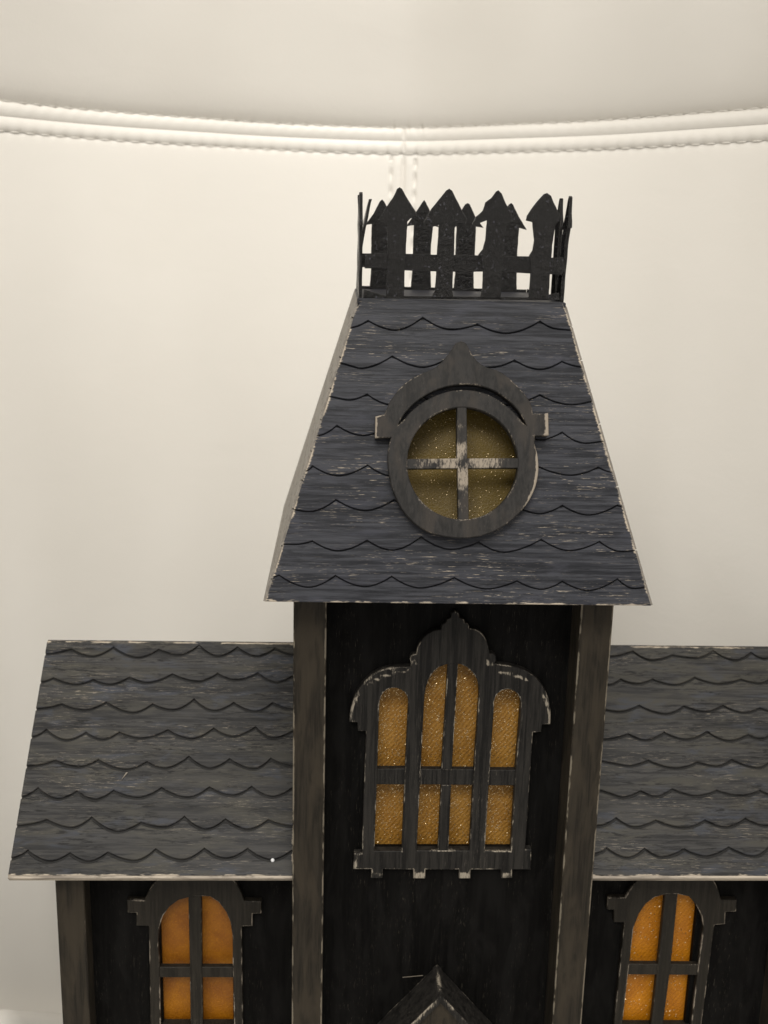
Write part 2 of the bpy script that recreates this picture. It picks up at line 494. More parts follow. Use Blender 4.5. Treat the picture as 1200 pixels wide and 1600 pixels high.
out_arch = aw([(622, 50), (641, 60), (643, 84), (668, 96), (672, 112), (692, 120), (697, 143), (735, 150), (762, 168), (783, 196), (797, 232), (806, 280),
    (824, 278), (840, 292), (842, 314), (832, 332), (870, 340), (920, 345), (975, 360), (1028, 386), (1072, 425), (1105, 474), (1125, 532), (1134, 595), (1131, 657), (1088, 659), (1082, 698), (1038, 702),
    (1026, 880), (1010, 1120), (997, 1328), (1030, 1330), (1026, 1436),
    (928, 1436), (928, 1482), (868, 1482), (868, 1436), (704, 1436), (702, 1484), (642, 1484), (643, 1436), (462, 1436), (460, 1484), (397, 1484), (398, 1436), (234, 1434), (232, 1482), (170, 1482), (174, 1434),
    (76, 1434), (80, 1352), (122, 1350), (126, 1200), (133, 1000), (140, 800), (144, 694), (100, 694), (98, 648), (54, 646), (58, 590), (74, 530), (106, 464), (156, 408), (216, 370), (284, 353), (380, 350), (384, 328), (378, 306), (388, 286), (412, 282),
    (422, 240), (440, 208), (465, 180), (498, 158), (546, 148), (551, 124), (572, 112), (578, 96), (600, 84), (603, 60)][::-1])
hole_arch = [WF.px(*ZS3(x, y), AF) for x, y in [(180, 1352), (198, 900), (207, 540), (240, 470), (294, 448), (352, 470), (440, 470), (455, 400), (530, 335), (610, 318), (690, 336), (760, 400), (768, 478), (850, 470), (902, 458), (960, 480), (985, 548), (955, 908), (930, 1352)]]

b = MB()
plate(b, WF, [(-tp*0-48.2, FOOT), (48.2, FOOT), (48.2, -1.2), (-48.2, -1.2)], [hole_arch], -4.0, 0.0, bev=0.05, wear=0.0, wear_w=0.3)
front_wall = part(b, 'tower_wall', M['wall'])
b = MB(); b.box((-58.5, 14, FOOT), (-55, 112, -1.5), wear=0.3); b.box((58.5, 14, FOOT), (55, 112, -1.5), wear=0.3)
part(b, 'side_wall', M['wall'])
b = MB(); b.box((-54.8, 108, FOOT), (54.8, 112, -1.5), wear=0.3); part(b, 'back_wall', M['wall'])
for sx in (-1, 1):
    b = MB(); b.box((sx*60, 0, FOOT), (sx*(60-tp), WALL_Y+0.6, -0.6), bev=0.4, wear=0.95, wear_w=0.6)
    part(b, 'corner_post', M['post'])
# a plinth under everything
b = MB(); b.box((-172, -6, FOOT-1), (172, 150, FOOT+8), wear=0.7); part(b, 'base_board', M['post'])

# ------ arched window
b = MB()
AC = WF.px(*ZS3(595, 640), AF)
SILL_V = WF.px(*ZS3(622, 1452), AF)[1]
def arch_wear(u, v):
    x, y = u-AC[0], v-AC[1]; w = 0
    for sx in (-1, 1):
        r = math.hypot(x-sx*19.3, y)                           # rubbed rims of the two side lobes
        if sx*x > 17 and y > -4: w = max(w, 1.1-abs(r-20.2)/1.3)
    if v < SILL_V: w = max(w, 0.8)                                # feet under the sill
    if abs(x) > 35.5 and y < -50: w = max(w, 0.75)             # sill ends
    if x > 32.5 and -50 < y < -4: w = max(w, 0.5)
    if y > 43.5 or math.hypot(abs(x)-14.8, y-24.3) < 1.7: w = max(w, 0.9)   # finial tip and side beads
    return w if w > 0.2 else 0.0
plate(b, WF, smooth_poly(out_arch, 1, 30), [opA, opM, opD], 0.02, AF, bev=0.25, wear=0.72, wear_w=0.5, wearfn=arch_wear, grid=1.6)
arch = part(b, 'arched_window', M['frame'])
def strip(pts, n0, n1, name, mat, parent, pl, wear=0.6, **kw):
    b = MB(); plate(b, pl, pts, [], n0, n1, bev=0.2, wear=wear, wear_w=0.5, **kw); return sub(b, name, mat, parent)
for q in ([(196, 985), (196, 902), (362, 900), (362, 985)], [(424, 985), (430, 903), (740, 905), (735, 988)], [(790, 990), (796, 907), (956, 908), (952, 990)]):
    strip(aw(q)[::1], 0.1, AF-0.7, 'transom', M['frame'], arch, WF, 0.35)
strip(aw([(548, 905), (584, 325), (638, 325), (604, 905)]), 0.1, AF-0.25, 'mullion', M['frame'], arch, WF, 0.8)
strip(aw([(528, 1350), (547, 985), (600, 985), (585, 1350)]), 0.1, AF-0.25, 'mullion', M['frame'], arch, WF, 0.6)
# the two raised uprights
def fabric_pane(pl, u0, u1, v0, v1, n, name, mat, parent, wav=0.5, nu=24, nv=30):
    b = MB(); g = {}
    for i in range(nu+1):
        for j in range(nv+1):
            u = u0+(u1-u0)*i/nu; v = v0+(v1-v0)*j/nv
            d = wav*mnoise.noise(Vector((u*.07, v*.06, n)))
            g[i, j] = b.vert(pl.at(u, v, n+d))
    for i in range(nu):
        for j in range(nv): b.face(g[i, j], g[i+1, j], g[i+1, j+1], g[i, j+1])
    return sub(b, name, mat, parent, True)
def glitter(pl, u0, u1, v0, v1, n, count, parent, size=(0.14, 0.30), tilt=0.7, wav=0.5, nn=None):
    b = MB()
    d1 = (0.80, 0.60); d2 = (-0.60, 0.80); k = 0
    while k < count:                                       # flakes sit along the slanting threads
        q = random.randint(-120, 120)*0.62+random.gauss(0, 0.06); r = random.uniform(-90, 90)
        u = (u0+u1)/2+d1[0]*r+d2[0]*q; v = (v0+v1)/2+d1[1]*r+d2[1]*q
        if not (u0 < u < u1 and v0 < v < v1): continue
        k += 1
        nb = n + wav*mnoise.noise(Vector((u*.07, v*.06, n)))
        s_ = random.uniform(*size); l_ = s_*random.uniform(1.2, 2.8)
        tu, tv = random.gauss(0, tilt), random.gauss(0, tilt)
        ids = []
        for a_, b_ in ((-l_, 0), (0, -s_), (l_, 0), (0, s_)):
            x = a_*d1[0]+b_*d2[0]; y = a_*d1[1]+b_*d2[1]
            ids.append(b.vert(pl.at(u+x, v+y, nb+0.28+x*tu*0.6+y*tv*0.6)))
        b.face(*ids)
    o = sub(b, 'glitter', M['glitter'], parent); o['kind'] = 'stuff'; return o
def bbox(polys): 
    xs = [p[0] for q in polys for p in q]; ys = [p[1] for q in polys for p in q]; return min(xs), max(xs), min(ys), max(ys)
a0, a1, b0, b1 = bbox([hole_arch])
fabric_pane(WF, a0-4, a1+4, b0-2, b1+4, -5.2, 'fabric_pane', M['amber'], arch)
glitter(WF, a0-1, a1+1, b0-1, b1-2, -5.2, 4200, arch, (0.10, 0.15), tilt=0.42)

# ------ tower roof
roof_ul = lambda v: -E_+(E_-T_)*v/VL
roof_ur = lambda v: E_-(E_-T_)*v/VL
b = MB()
RW_C = FR.px(722.8, 724, 4); 
ring_c = RW_C
hole_r = [(ring_c[0]+24.0*math.cos(math.tau*i/48), ring_c[1]+24.0*math.sin(math.tau*i/48)) for i in range(48)]
SH = 0.9                                                   # shingle relief on the board
plate(b, FR, [(-E_+.4, 1.9), (E_-.4, 1.9), (T_, VL), (-T_, VL)], [hole_r], -5, -0.25, bev=0.05, wear=0.0, wear_w=0.3)
tower_roof = part(b, 'tower_roof', M['groove'])
def PX(pts, pl, n): return [pl.px(x, y, n) for x, y in pts]
trows = [
 [(547, 512), (575, 501), (617, 516), (660.6, 496), (704, 515), (746, 507), (790, 521), (844, 502), (870, 514), (893, 516)],
 [(526, 566), (531.6, 567), (561.7, 576), (613, 556.6), (660, 574), (700, 560), (735, 575), (768, 574), (804, 563), (843, 577.5), (878, 565), (910, 573.5)],
 [(508, 617), (513, 619), (543, 625.3), (573.7, 616.4), (612, 633), (655, 617), (700, 632), (745, 617), (790, 633), (843.4, 617.3), (891, 632.6), (922, 627.8)],
 [(490, 682.5), (495, 681), (526.4, 665), (566, 680.6), (610, 667), (655, 682), (700, 668), (750, 683), (800, 668), (845, 687), (878.5, 675.6), (913.5, 692.8), (941, 689.7)],
 [(478, 736), (488, 728), (528, 743.6), (574.4, 727), (612, 744), (660, 728), (705, 744), (750, 729), (795, 743), (830, 724), (891, 742.7), (935, 730.4), (957, 738)],
 [(457, 796), (484, 799.6), (525, 781), (570, 798), (616, 781), (660, 798), (705, 783), (750, 800), (795, 784), (842.5, 803), (878.7, 790), (919, 805), (964.8, 789.6), (974, 792)],
 [(436, 851), (442, 850.5), (462, 850.8), (488, 845.6), (528, 861), (573.6, 844.4), (612, 860), (658, 839), (704, 858.6), (748, 847), (786, 863), (846, 843), (889, 860.6), (937, 846.4), (970, 862), (994, 860)],
 [(418, 903), (436, 899), (482, 918), (524, 899.6), (570, 917), (612, 901), (656, 919), (710, 903), (760, 920.4), (808, 908), (846, 921), (878.7, 908.7), (919, 923), (964.8, 904.9), (991, 920), (1012, 916)],
]
rows = [PX(r, FR, SH) for r in trows]
# pieces whose middle lies well inside the round opening are left out: the window is cut through them
def clipped_shingles(pl, rows, **kw):
    made = shingle_roof(pl, rows, **kw)
    return made
sh = shingle_roof(FR, rows, roof_ul, roof_ur, VL-0.3, 0.0, tower_roof, M['slate'], 0.42, SH, 0.24, 'sb')
# cut the opening out of the shingles under the round window
cut_r = 24.6
for o in list(sh):
    me = o.data; bm = bmesh.new(); bm.from_mesh(me)
    def uv(co): 
        p = Vector(co)/S - FR.O; return p.dot(FR.U)-ring_c[0], p.dot(FR.V)-ring_c[1]
    if any(math.hypot(*uv(v.co)) < cut_r for v in bm.verts):
        # slice by a 24-gon and drop the inside
        seg = 24
        bm2 = bm
        for k in range(seg):
            a = math.tau*(k+.5)/seg
            nrm = FR.U*math.cos(a)+FR.V*math.sin(a)
            co = (FR.at(ring_c[0], ring_c[1])+nrm*cut_r)*S
            near = [f for f in bm2.faces if math.hypot(*uv(f.calc_center_median())) < cut_r*2.2]
            geom = list({v for f in near for v in f.verts})+list({e for f in near for e in f.edges})+near
            if geom: bmesh.ops.bisect_plane(bm2, geom=geom, plane_co=co, plane_no=nrm, dist=1e-7)
        kill = [f for f in bm2.faces if math.hypot(*uv(f.calc_center_median())) < cut_r*0.995]
        bmesh.ops.delete(bm2, geom=kill, context='FACES')
        if len(bm2.faces) == 0:
            bm2.free(); bpy.data.objects.remove(o); continue
        bm2.to_mesh(me)
    bm.free()

# side and back slopes
LS = Plane((-E_, YE, 0), (0, -1, 0), (E_-T_, 0, H_)); LSV = math.hypot(E_-T_, H_); dep = YE+OV
RS = Plane((E_, -OV, 0), (0, 1, 0), (-(E_-T_), 0, H_))
inset = (YT+OV)
for pl in (LS, RS):
    b = MB(); plate(b, pl, [(.5, 1.9), (dep-.5, 1.9), (dep-inset, LSV), (inset, LSV)], [], -5, -0.25, bev=0.05, wear=0, wear_w=.3)
    rp = part(b, 'tower_roof_side', M['groove'])
    ul = lambda v: inset*v/LSV+0.02
    ur = lambda v: dep-inset*v/LSV-0.02
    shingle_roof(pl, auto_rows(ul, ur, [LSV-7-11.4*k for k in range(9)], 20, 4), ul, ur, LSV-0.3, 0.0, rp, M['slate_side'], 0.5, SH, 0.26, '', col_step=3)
BS = Plane((E_, YE, 0), (-1, 0, 0), (0, -(inset), H_))
b = MB(); plate(b, BS, [(0.1, 0), (2*E_-.1, 0), (E_+T_, VL), (E_-T_, VL)], [], -5, 1.2, bev=0.1, wear=0.5); part(b, 'tower_roof_back', M['slate'])
b = MB(); b.box((-E_+3, -OV+3, -0.2), (E_-3, YE-3, 0.4+1.2), wear=0.2); part(b, 'soffit', M['wall'])
b = MB(); b.box((-T_-0.8, YT-0.9, H_-1.6), (T_+0.8, YB+0.9, H_+0.4), bev=0.3, wear=0.42, wear_w=0.6); part(b, 'roof_deck', M['slate'])

# ------ round window
b = MB()
ZR = lambda x, y: (580+x/4.1379, 530+y/4.1379)
RN0, RN = SH+0.05, SH+4.4
def rw(pts): return [FR.px(*ZR(x, y), RN) for x, y in pts]
outer = rw([(585, 12), (612, 24), (632, 60), (656, 105), (690, 148), (740, 180), (830, 205), (900, 258), (955, 312), (1005, 368), (1036, 425), (1046, 482),
    (1145, 478), (1148, 622), (1056, 626), (1058, 690), (1076, 745), (1083, 830), (1076, 900), (1056, 975), (1012, 1060), (950, 1135), (852, 1215), (740, 1268), (600, 1290), (450, 1274), (340, 1236), (250, 1168), (180, 1072), (135, 965), (112, 860), (106, 770), (112, 690), (128, 636),
    (25, 638), (28, 500), (84, 486), (100, 450), (116, 410), (145, 368), (182, 318), (225, 280), (275, 246), (350, 212), (410, 188), (452, 150), (492, 106), (522, 64), (545, 26)])
slot = rw([(172, 556), (200, 500), (260, 430), (330, 374), (420, 326), (510, 300), (600, 290), (700, 298), (790, 328), (870, 378), (940, 446), (985, 512), (1004, 556), (984, 545), (930, 478), (860, 420), (780, 366), (690, 336), (600, 326), (510, 334), (420, 362), (330, 410), (262, 462), (205, 530)])
cx, cy = 591, 803
inner = rw([(cx+359*math.cos(math.tau*i/56), cy+363*math.sin(math.tau*i/56)) for i in range(56)])
C0 = FR.px(*ZR(cx, cy), RN); 
def round_wear(u, v):
    x = u-C0[0]; y = v-C0[1]; r = math.hypot(x, y); a = math.degrees(math.atan2(y, x)); w = 0
    if r > 25.2 and -40 < a < 16: w = 1.85 - abs(r-27.4)/1.3 - abs(a+10)/42          # rubbed lower right rim
    if x > 29.2 and y > 0: w = max(w, 1.1*(x-28.6)/1.2)           # right peg
    if x < -30.6 and y > 0: w = max(w, 1.1*(-x-30.0)/1.2)
    if 22 < r < 26 and 35 < a < 90: w = max(w, 0.38)              # brushed upper right rim
    return max(0, min(w, 1.6))
plate(b, FR, smooth_poly(outer, 1, 32), [smooth_poly(slot, 1, 40), inner], RN0, RN, bev=0.3, wear=0.60, wear_w=0.6, wearfn=round_wear, grid=0.9)
rwin = part(b, 'round_window', M['frame_round'])
# backing behind the slot is the shingled roof itself; the muntin cross
def cross_wear(u, v):
    r = math.hypot(u-C0[0], v-C0[1]); return max(0.25, 0.80-0.022*max(0, r-9)**1.3-max(0, 3.0-r)*0.14)
b = MB()
mun = rw([(556, 425), (618, 425), (622, 770), (960, 768), (960, 832), (626, 834), (632, 1180), (564, 1180), (560, 834), (222, 838), (222, 774), (554, 770)])
plate(b, FR, mun, [], RN0, RN-0.35, bev=0.2, wear=0.35, wear_w=0.4, wearfn=cross_wear, grid=0.6)
sub(b, 'muntin', M['frame_round'], rwin)
fabric_pane(FR, C0[0]-27, C0[0]+27, C0[1]-27, C0[1]+27, -8.0, 'fabric_pane', M['olive'], rwin, wav=0.8)
glitter(FR, C0[0]-25, C0[0]+25, C0[1]-25, C0[1]+25, -8.0, 1100, rwin, (0.05, 0.09), tilt=0.5, wav=0.8)

# ------ picket fence on the roof deck
FP = Plane((0, YT, H_), (1, 0, 0), (0, 0, 1))
z1 = lambda x, y: (550+x/6.316, 280+y/6.316)
z2 = lambda x, y: (720+x/6.316, 280+y/6.316)
pk = [[z1(*p) for p in [(335, 1175), (350, 900), (352, 560), (345, 465), (300, 425), (262, 405), (330, 288), (400, 185), (445, 97), (470, 78), (495, 100), (550, 200), (628, 318), (640, 372), (578, 388), (546, 420), (536, 600), (530, 740), (520, 900), (512, 1175)]],
      [z1(*p) for p in [(785, 1165), (818, 1100), (832, 900), (838, 740), (850, 560), (855, 450), (780, 478), (708, 428), (785, 290), (932, 110), (960, 93), (990, 115), (1065, 268), (1135, 395), (1120, 442), (1045, 440), (1012, 480), (1008, 700), (998, 900), (990, 1100), (1002, 1170)]],
      [z2(*p) for p in [(188, 1172), (212, 1080), (218, 900), (195, 770), (170, 748), (215, 690), (240, 600), (256, 405), (190, 432), (170, 460), (112, 445), (150, 368), (215, 312), (240, 230), (300, 185), (345, 122), (370, 112), (400, 145), (440, 240), (492, 330), (510, 420), (445, 462), (430, 600), (432, 740), (410, 900), (392, 1172)]],
      [z2(*p) for p in [(668, 1180), (690, 900), (680, 770), (676, 752), (706, 700), (722, 600), (702, 425), (640, 408), (650, 360), (690, 300), (760, 205), (815, 147), (845, 136), (885, 165), (910, 230), (962, 330), (990, 395), (930, 450), (918, 520), (900, 650), (892, 780), (880, 900), (866, 1185)]]]
rail = [z1(130, 735), z1(300, 728), z1(480, 735), z1(640, 738), z1(800, 745), z1(1000, 748), z2(20, 745), z2(180, 752), z2(330, 765), z2(480, 758), z2(700, 762), z2(880, 775), z2(1010, 768), z2(1012, 860), z2(1032, 905), z2(985, 942), z2(700, 932), z2(480, 918), z2(220, 912), z2(20, 915), z1(920, 912), z1(640, 905), z1(520, 900), z1(250, 882), z1(125, 880)]
foot_strip = [z1(118, 1085), z1(260, 1130), z1(330, 1150), z1(800, 1155), z2(180, 1158), z2(650, 1165), z2(860, 1140), z2(970, 1120), z2(972, 1195), z2(600, 1192), z2(0, 1185), z1(600, 1180), z1(110, 1172)]
def to_fence(pts): return [FP.px(x, y, 0) for x, y in pts]
def fence_mesh(pl, polys, n0, n1, wob=0.0, seed=0):
    b = MB()
    for q in polys: plate(b, pl, dens(q, 1.2) if wob else q, [], n0, n1, bev=0.15, wear=0, wear_w=0.4)
    # back faces
    return b
def bend(b, pl, amount, seed):
    """sheet-metal dents and a slight outward lean"""
    out = []
    for p in b.v:
        d = Vector(p)-pl.O; u, v = d.dot(pl.U), d.dot(pl.V)
        k = max(v, 0)/38.0
        out.append(Vector(p)+pl.N*(amount*k*k + 0.35*mnoise.noise(Vector((u*.12, v*.12, seed)))))
    b.v = out
def fence_panel(pl, rail_polys, pickets, leans, seed):
    b = fence_mesh(pl, rail_polys, -0.45, 0.35)
    o = part(b, 'picket_fence', M['fence'])
    for i, q in enumerate(pickets):
        b = MB(); q = dens(q, 1.3)
        q = [(u+0.14*mnoise.noise(Vector((u*.9, v*.9, seed+i))), v+0.14*mnoise.noise(Vector((u*.9, v*.9, seed+i+50)))) for u, v in q]
        plate(b, pl, q, [], -0.65, 0.6, bev=0.2, wear=0, wear_w=0.5, wearfn=lambda u, v: 0, grid=1.5)
        # close the back
        bend(b, pl, leans[i], seed+i)
        me_o = sub(b, 'picket', M['fence'], o)
        sm = me_o.modifiers.new('thickness', 'SOLIDIFY'); sm.thickness = 0.0002; sm.offset = -1
    return o
def close_back(o): pass
fence_panel(FP, [to_fence(rail), to_fence(foot_strip)], [to_fence(q) for q in pk], [0.4, -0.2, 0.8, 1.0], 3)
def generic_picket(u, h=38.0, w=8.2, cap=13.5, rnd=None):
    r = rnd or random
    j = lambda s_: r.uniform(-s_, s_)
    return [(u-w/2-0.5, 0), (u-w/2, 8), (u-w/2+j(.4), 20), (u-w/2+j(.4), 27.5), (u-cap/2+j(.4), 26.5+j(.6)), (u-cap/4+j(.3), 32), (u-0.8, h-0.6+j(.5)), (u+0.2, h+j(.4)), (u+1.0, h-0.7), (u+cap/4, 32+j(.5)), (u+cap/2+j(.4), 26.5+j(.6)), (u+w/2+j(.4), 27.5), (u+w/2+j(.4), 18), (u+w/2, 8), (u+w/2+0.5, 0)]
W2 = YB-YT
BP = Plane((0, YB, H_), (1, 0, 0), (0, 0, 1))
bx = [BP.px(x, 340, 0)[0] for x in (596, 661, 729, 797)]
fence_panel(BP, [[(-36.5, 9.5), (36.5, 9.5), (36.5, 15.3), (-36.5, 15.3)], [(-36.5, 0), (36.5, 0), (36.5, 1.6), (-36.5, 1.6)]], [generic_picket(u, 37.6, 8.0, 14.5) for u in bx], [0, .3, -.2, .2, -.3], 11)
for sx, seed in ((-1, 21), (1, 31)):
    SP = Plane((sx*(T_-0.3), YT if sx > 0 else YB, H_), (0, 1 if sx > 0 else -1, 0), (0, 0, 1))
    us = [5, 17] if sx > 0 else [7+i*(W2-14)/4 for i in range(5)]
    lean = [1.8, 0.6, 1.4, 1.0, 2.0] if sx > 0 else [-4.8, -0.4, 0.3, 0.2, 0.5]
    fence_panel(SP, [[(0.8, 10), (W2-0.8, 10), (W2-0.8, 15.6), (0.8, 15.6)], [(0.8, 0), (W2-0.8, 0), (W2-0.8, 1.8), (0.8, 1.8)]], [generic_picket(u, 37.8, 7.6, 12.5) for u in us], lean, seed)

# ------ wings
WEY, WEZ, WRY, WRZ = 3.0, -121.0, 76.0, -50.2
WPY = 12.0; WWY = 22.0
WX0, WX1 = 60.0, 171.8
slope = math.hypot(WRY-WEY, WRZ-WEZ)
WTOP = lambda y: WEZ+(y-WEY)*(WRZ-WEZ)/(WRY-WEY)
lrows = [
 [(66, 1022), (71, 1022), (111, 1015), (144, 1026), (177, 1012), (216, 1028), (248, 1015.4), (279, 1024), (311, 1009), (341, 1026), (371, 1012), (401, 1026), (430.4, 1013), (457, 1023)],
 [(60, 1067), (64, 1066), (83, 1060), (118, 1070), (145, 1063), (172, 1070), (202, 1059), (230, 1067), (269, 1054), (309.6, 1065.4), (340, 1053), (368, 1063), (403, 1052), (432.5, 1066.5), (457, 1057)],
 [(52, 1109), (57, 1108), (96, 1101), (132, 1110), (166, 1098), (208, 1114), (238, 1101), (270, 1110), (303, 1093.5), (334.6, 1111), (365, 1099), (399, 1112), (426, 1099), (457, 1108)],
 [(44, 1154), (49, 1152), (72, 1141), (104, 1157), (134, 1145), (160, 1156), (186, 1145), (220, 1154), (262, 1141.5), (299, 1155), (333.5, 1139), (364, 1151), (399, 1137), (428, 1154), (457, 1142.5)],
 [(38, 1199), (43, 1198), (86, 1189), (122, 1199), (153, 1188), (196, 1203), (229, 1191.5), (257.5, 1201), (295, 1183), (328, 1201), (358.5, 1187), (397, 1202), (423, 1186), (457, 1197)],
 [(28, 1247), (33, 1246), (59, 1232), (90, 1249), (120, 1237), (148, 1250), (177, 1236), (216, 1247), (252, 1232), (293, 1246.7), (327, 1231), (364, 1243.5), (393, 1230), (426, 1245.6), (457, 1232)],
 [(20, 1291.5), (26, 1291), (73, 1282), (112, 1294), (143, 1278), (184, 1300), (220, 1286), (255, 1293.5), (288, 1277), (322, 1296.7), (352, 1281), (387, 1296.7), (419, 1282), (457, 1291.5)],
 [(10, 1344), (17, 1342), (43, 1330), (78, 1347), (109, 1334), (138, 1347), (168, 1333), (210, 1346), (243, 1328), (284.6, 1344.6), (319, 1327), (353, 1342.5), (386.7, 1327), (424, 1344.6), (457, 1329)]]
rrows = [
 [(930, 1022), (954, 1026), (989, 1018), (1018, 1032), (1051, 1024), (1088, 1028.5), (1115, 1017.5), (1149, 1032), (1174, 1020), (1195, 1030)],
 [(930, 1066), (951.5, 1070.5), (970, 1062), (994.7, 1069), (1020, 1062), (1055, 1070.5), (1085.7, 1059), (1125, 1069), (1158, 1062), (1188, 1068)],
 [(930, 1104), (966.7, 1112.5), (999, 1103), (1041, 1116), (1069, 1104), (1102, 1112.5), (1130, 1103), (1162.7, 1113.7), (1188, 1107)],
 [(920, 1148), (945.7, 1155.7), (982, 1147.5), (1008.7, 1157), (1038, 1145), (1071.7, 1155.7), (1105.5, 1144), (1139, 1158), (1169.7, 1148.7), (1190, 1155)],
 [(915, 1186), (942, 1190), (980.7, 1197.5), (1013, 1189), (1057.7, 1201), (1090, 1191.7), (1120.7, 1197.5), (1144, 1188), (1186, 1200)],
 [(915, 1232), (940, 1236), (971, 1246.5), (1001.7, 1237), (1025, 1245), (1050.7, 1233.7), (1088, 1244), (1120.7, 1236), (1160, 1244), (1188, 1236)],
 [(910, 1288), (936, 1291), (963, 1279), (992, 1293), (1025, 1282.7), (1069, 1294), (1102, 1282.7), (1134.7, 1293), (1165, 1280), (1197.7, 1291)],
 [(910, 1342), (933, 1334), (948, 1326), (980.7, 1341), (1007.5, 1327), (1034, 1340), (1069, 1328), (1104, 1338.7), (1139, 1324.7), (1179, 1338.7)]]
def continue_row(P, u_end, pitch=13.5, sag=3.4):
    """the courses carry on past the edge of the picture"""
    top = max(p[1] for p in P[-4:]); low = min(p[1] for p in P[-4:]); last_is_cusp = P[-1][1] > (top+low)/2; u = P[-1][0]
    while u < u_end+6:
        u += pitch/2*random.uniform(.85, 1.15); last_is_cusp = not last_is_cusp
        P.append((u, (top if last_is_cusp else low)+random.uniform(-.3, .3)))
    return P
WSH = 0.8
for sx in (-1, 1):
    xl, xr = (-WX1, -WX0) if sx < 0 else (WX0, WX1)
    WR = Plane((0, WEY, WEZ), (1, 0, 0), (0, WRY-WEY, WRZ-WEZ))
    b = MB(); plate(b, WR, [(xl, 0), (xr, 0), (xr, slope), (xl, slope)], [], -2.6, -0.2, bev=0.1, wear=0.0, wear_w=0.3)
    wroof = part(b, 'wing_roof', M['groove_wing'])
    # raw board edge along the eave and the free end
    b = MB()
    q = [WR.at(xl, 0.0, -2.7), WR.at(xr, 0.0, -2.7), WR.at(xr, 0.0, WSH-0.1), WR.at(xl, 0.0, WSH-0.1)]
    q2 = [p + WR.V*(-1.0) for p in q]
    ia = [b.vert(p) for p in q]; ib = [b.vert(p) for p in q2]
    b.face(*ib); [b.face(ia[k], ia[(k+1) % 4], ib[(k+1) % 4], ib[k]) for k in range(4)]
    sub(b, 'eave_edge', M['edge'], wroof)
    rws = [PX(r, WR, WSH) for r in (lrows if sx < 0 else rrows)]
    if sx > 0: rws = [continue_row(r, WX1) for r in rws]
    shingle_roof(WR, rws, lambda v: xl, lambda v: xr, slope-0.2, 0.0, wroof, M['slate_wing'], 1.0, WSH, 0.32, 'rbt' if sx < 0 else 'bt')
    # back slope
    WB = Plane((0, 2*WRY-WEY, WEZ), (-1, 0, 0), (0, -(WRY-WEY), WRZ-WEZ))
    b = MB(); plate(b, WB, [(-xr, 0), (-xl, 0), (-xl, slope), (-xr, slope)], [], -2.6, WSH, bev=0.15, wear=0.6); part(b, 'wing_roof_back', M['slate_wing'])
    # walls
    WP = Plane((0, WWY, 0), (1, 0, 0), (0, 0, 1))
    x_out = 156.3
    # wing window, traced on its own front face
    WFN = 3.0
    if sx < 0:
        Z = lambda x, y: (60+x/2.7273, 1340+y/2.7273)
        outl = [(480, 960), (478, 709), (471, 300), (470, 292), (418, 291), (418, 236), (380, 236), (378, 182), (452, 183), (470, 142), (500, 98), (540, 62), (590, 38), (665, 26), (740, 36), (795, 62), (838, 100), (862, 142), (878, 186), (950, 188), (950, 238), (912, 240), (912, 292), (866, 294), (866, 300), (872, 709), (874, 960)]
        opL = [(526, 900), (520, 680), (516, 445), (510, 370), (514, 300), (530, 250), (558, 210), (596, 182), (664, 164), (730, 166), (768, 190), (800, 232), (818, 275), (828, 340), (828, 445), (834, 680), (836, 900)]
        mul = [(656, 920), (648, 690), (645, 480), (638, 140), (694, 140), (697, 480), (700, 690), (704, 920)]
        tr = [(500, 514), (498, 470), (842, 470), (844, 514)]
        sill = [(500, 920), (500, 722), (850, 722), (852, 920)]
    else:
        Z = lambda x, y: (920+x/4.2857, 1340+y/4.2857)
        outl = [(128, 1500), (170, 1114), (232, 500), (240, 436), (168, 434), (168, 352), (122, 347), (128, 270), (244, 270), (262, 240), (300, 180), (348, 126), (420, 84), (500, 60), (585, 52), (670, 62), (750, 88), (822, 130), (862, 196), (886, 284), (992, 286), (986, 362), (916, 364), (912, 446), (842, 452), (832, 520), (756, 1114), (700, 1500)]
        opL = [(190, 1400), (228, 1090), (262, 790), (275, 690), (300, 470), (335, 380), (380, 312), (440, 268), (520, 244), (600, 246), (672, 262), (720, 318), (756, 392), (768, 470), (752, 590), (726, 790), (690, 1090), (650, 1400)]
        mul = [(380, 1420), (422, 1090), (462, 740), (515, 225), (600, 225), (548, 740), (502, 1090), (464, 1420)]
        tr = [(235, 788), (245, 718), (750, 722), (742, 792)]
        sill = [(160, 1420), (186, 1140), (720, 1140), (690, 1420)]
    def ww(pts): return [WP.px(*Z(x, y), WFN) for x, y in pts]
    op_w = ww(opL)
    a0, a1, b0, b1 = bbox([op_w])
    shift = -0.6 if sx < 0 else -2.6                        # the opening in the wall does not quite line up with the frame
    wall_hole = [(a0+1.0+shift*0.2, b0), (a1+shift, b0), (a1+shift, b1-9), (a1+shift-3, b1-3), ((a0+a1)/2, b1+0.5), (a0+3, b1-3), (a0+0.6, b1-9)]
    b = MB()
    plate(b, WP, [(xl+1 if sx > 0 else -x_out+2, FOOT), (xr-1 if sx < 0 else x_out-2, FOOT), (xr-1 if sx < 0 else x_out-2, -107), (xl+1 if sx > 0 else -x_out+2, -107)], [wall_hole], -2.6, 0, bev=0.05, wear=0, wear_w=.3)
    part(b, 'wing_wall', M['wall'])
    b = MB(); plate(b, WP, smooth_poly(outl and ww(outl), 1, 34), [op_w], 0.02, WFN, bev=0.25, wear=0.78, wear_w=0.5)
    wwin = part(b, 'wing_window', M['frame_wing'])
    strip(ww(mul), 0.1, WFN-0.25, 'mullion', M['frame_wing'], wwin, WP, 0.6)
    strip(ww(tr), 0.1, WFN-0.45, 'transom', M['frame_wing'], wwin, WP, 0.5)
    strip(ww(sill), -2, WFN-0.9, 'sill', M['frame_wing'], wwin, WP, 0.5)
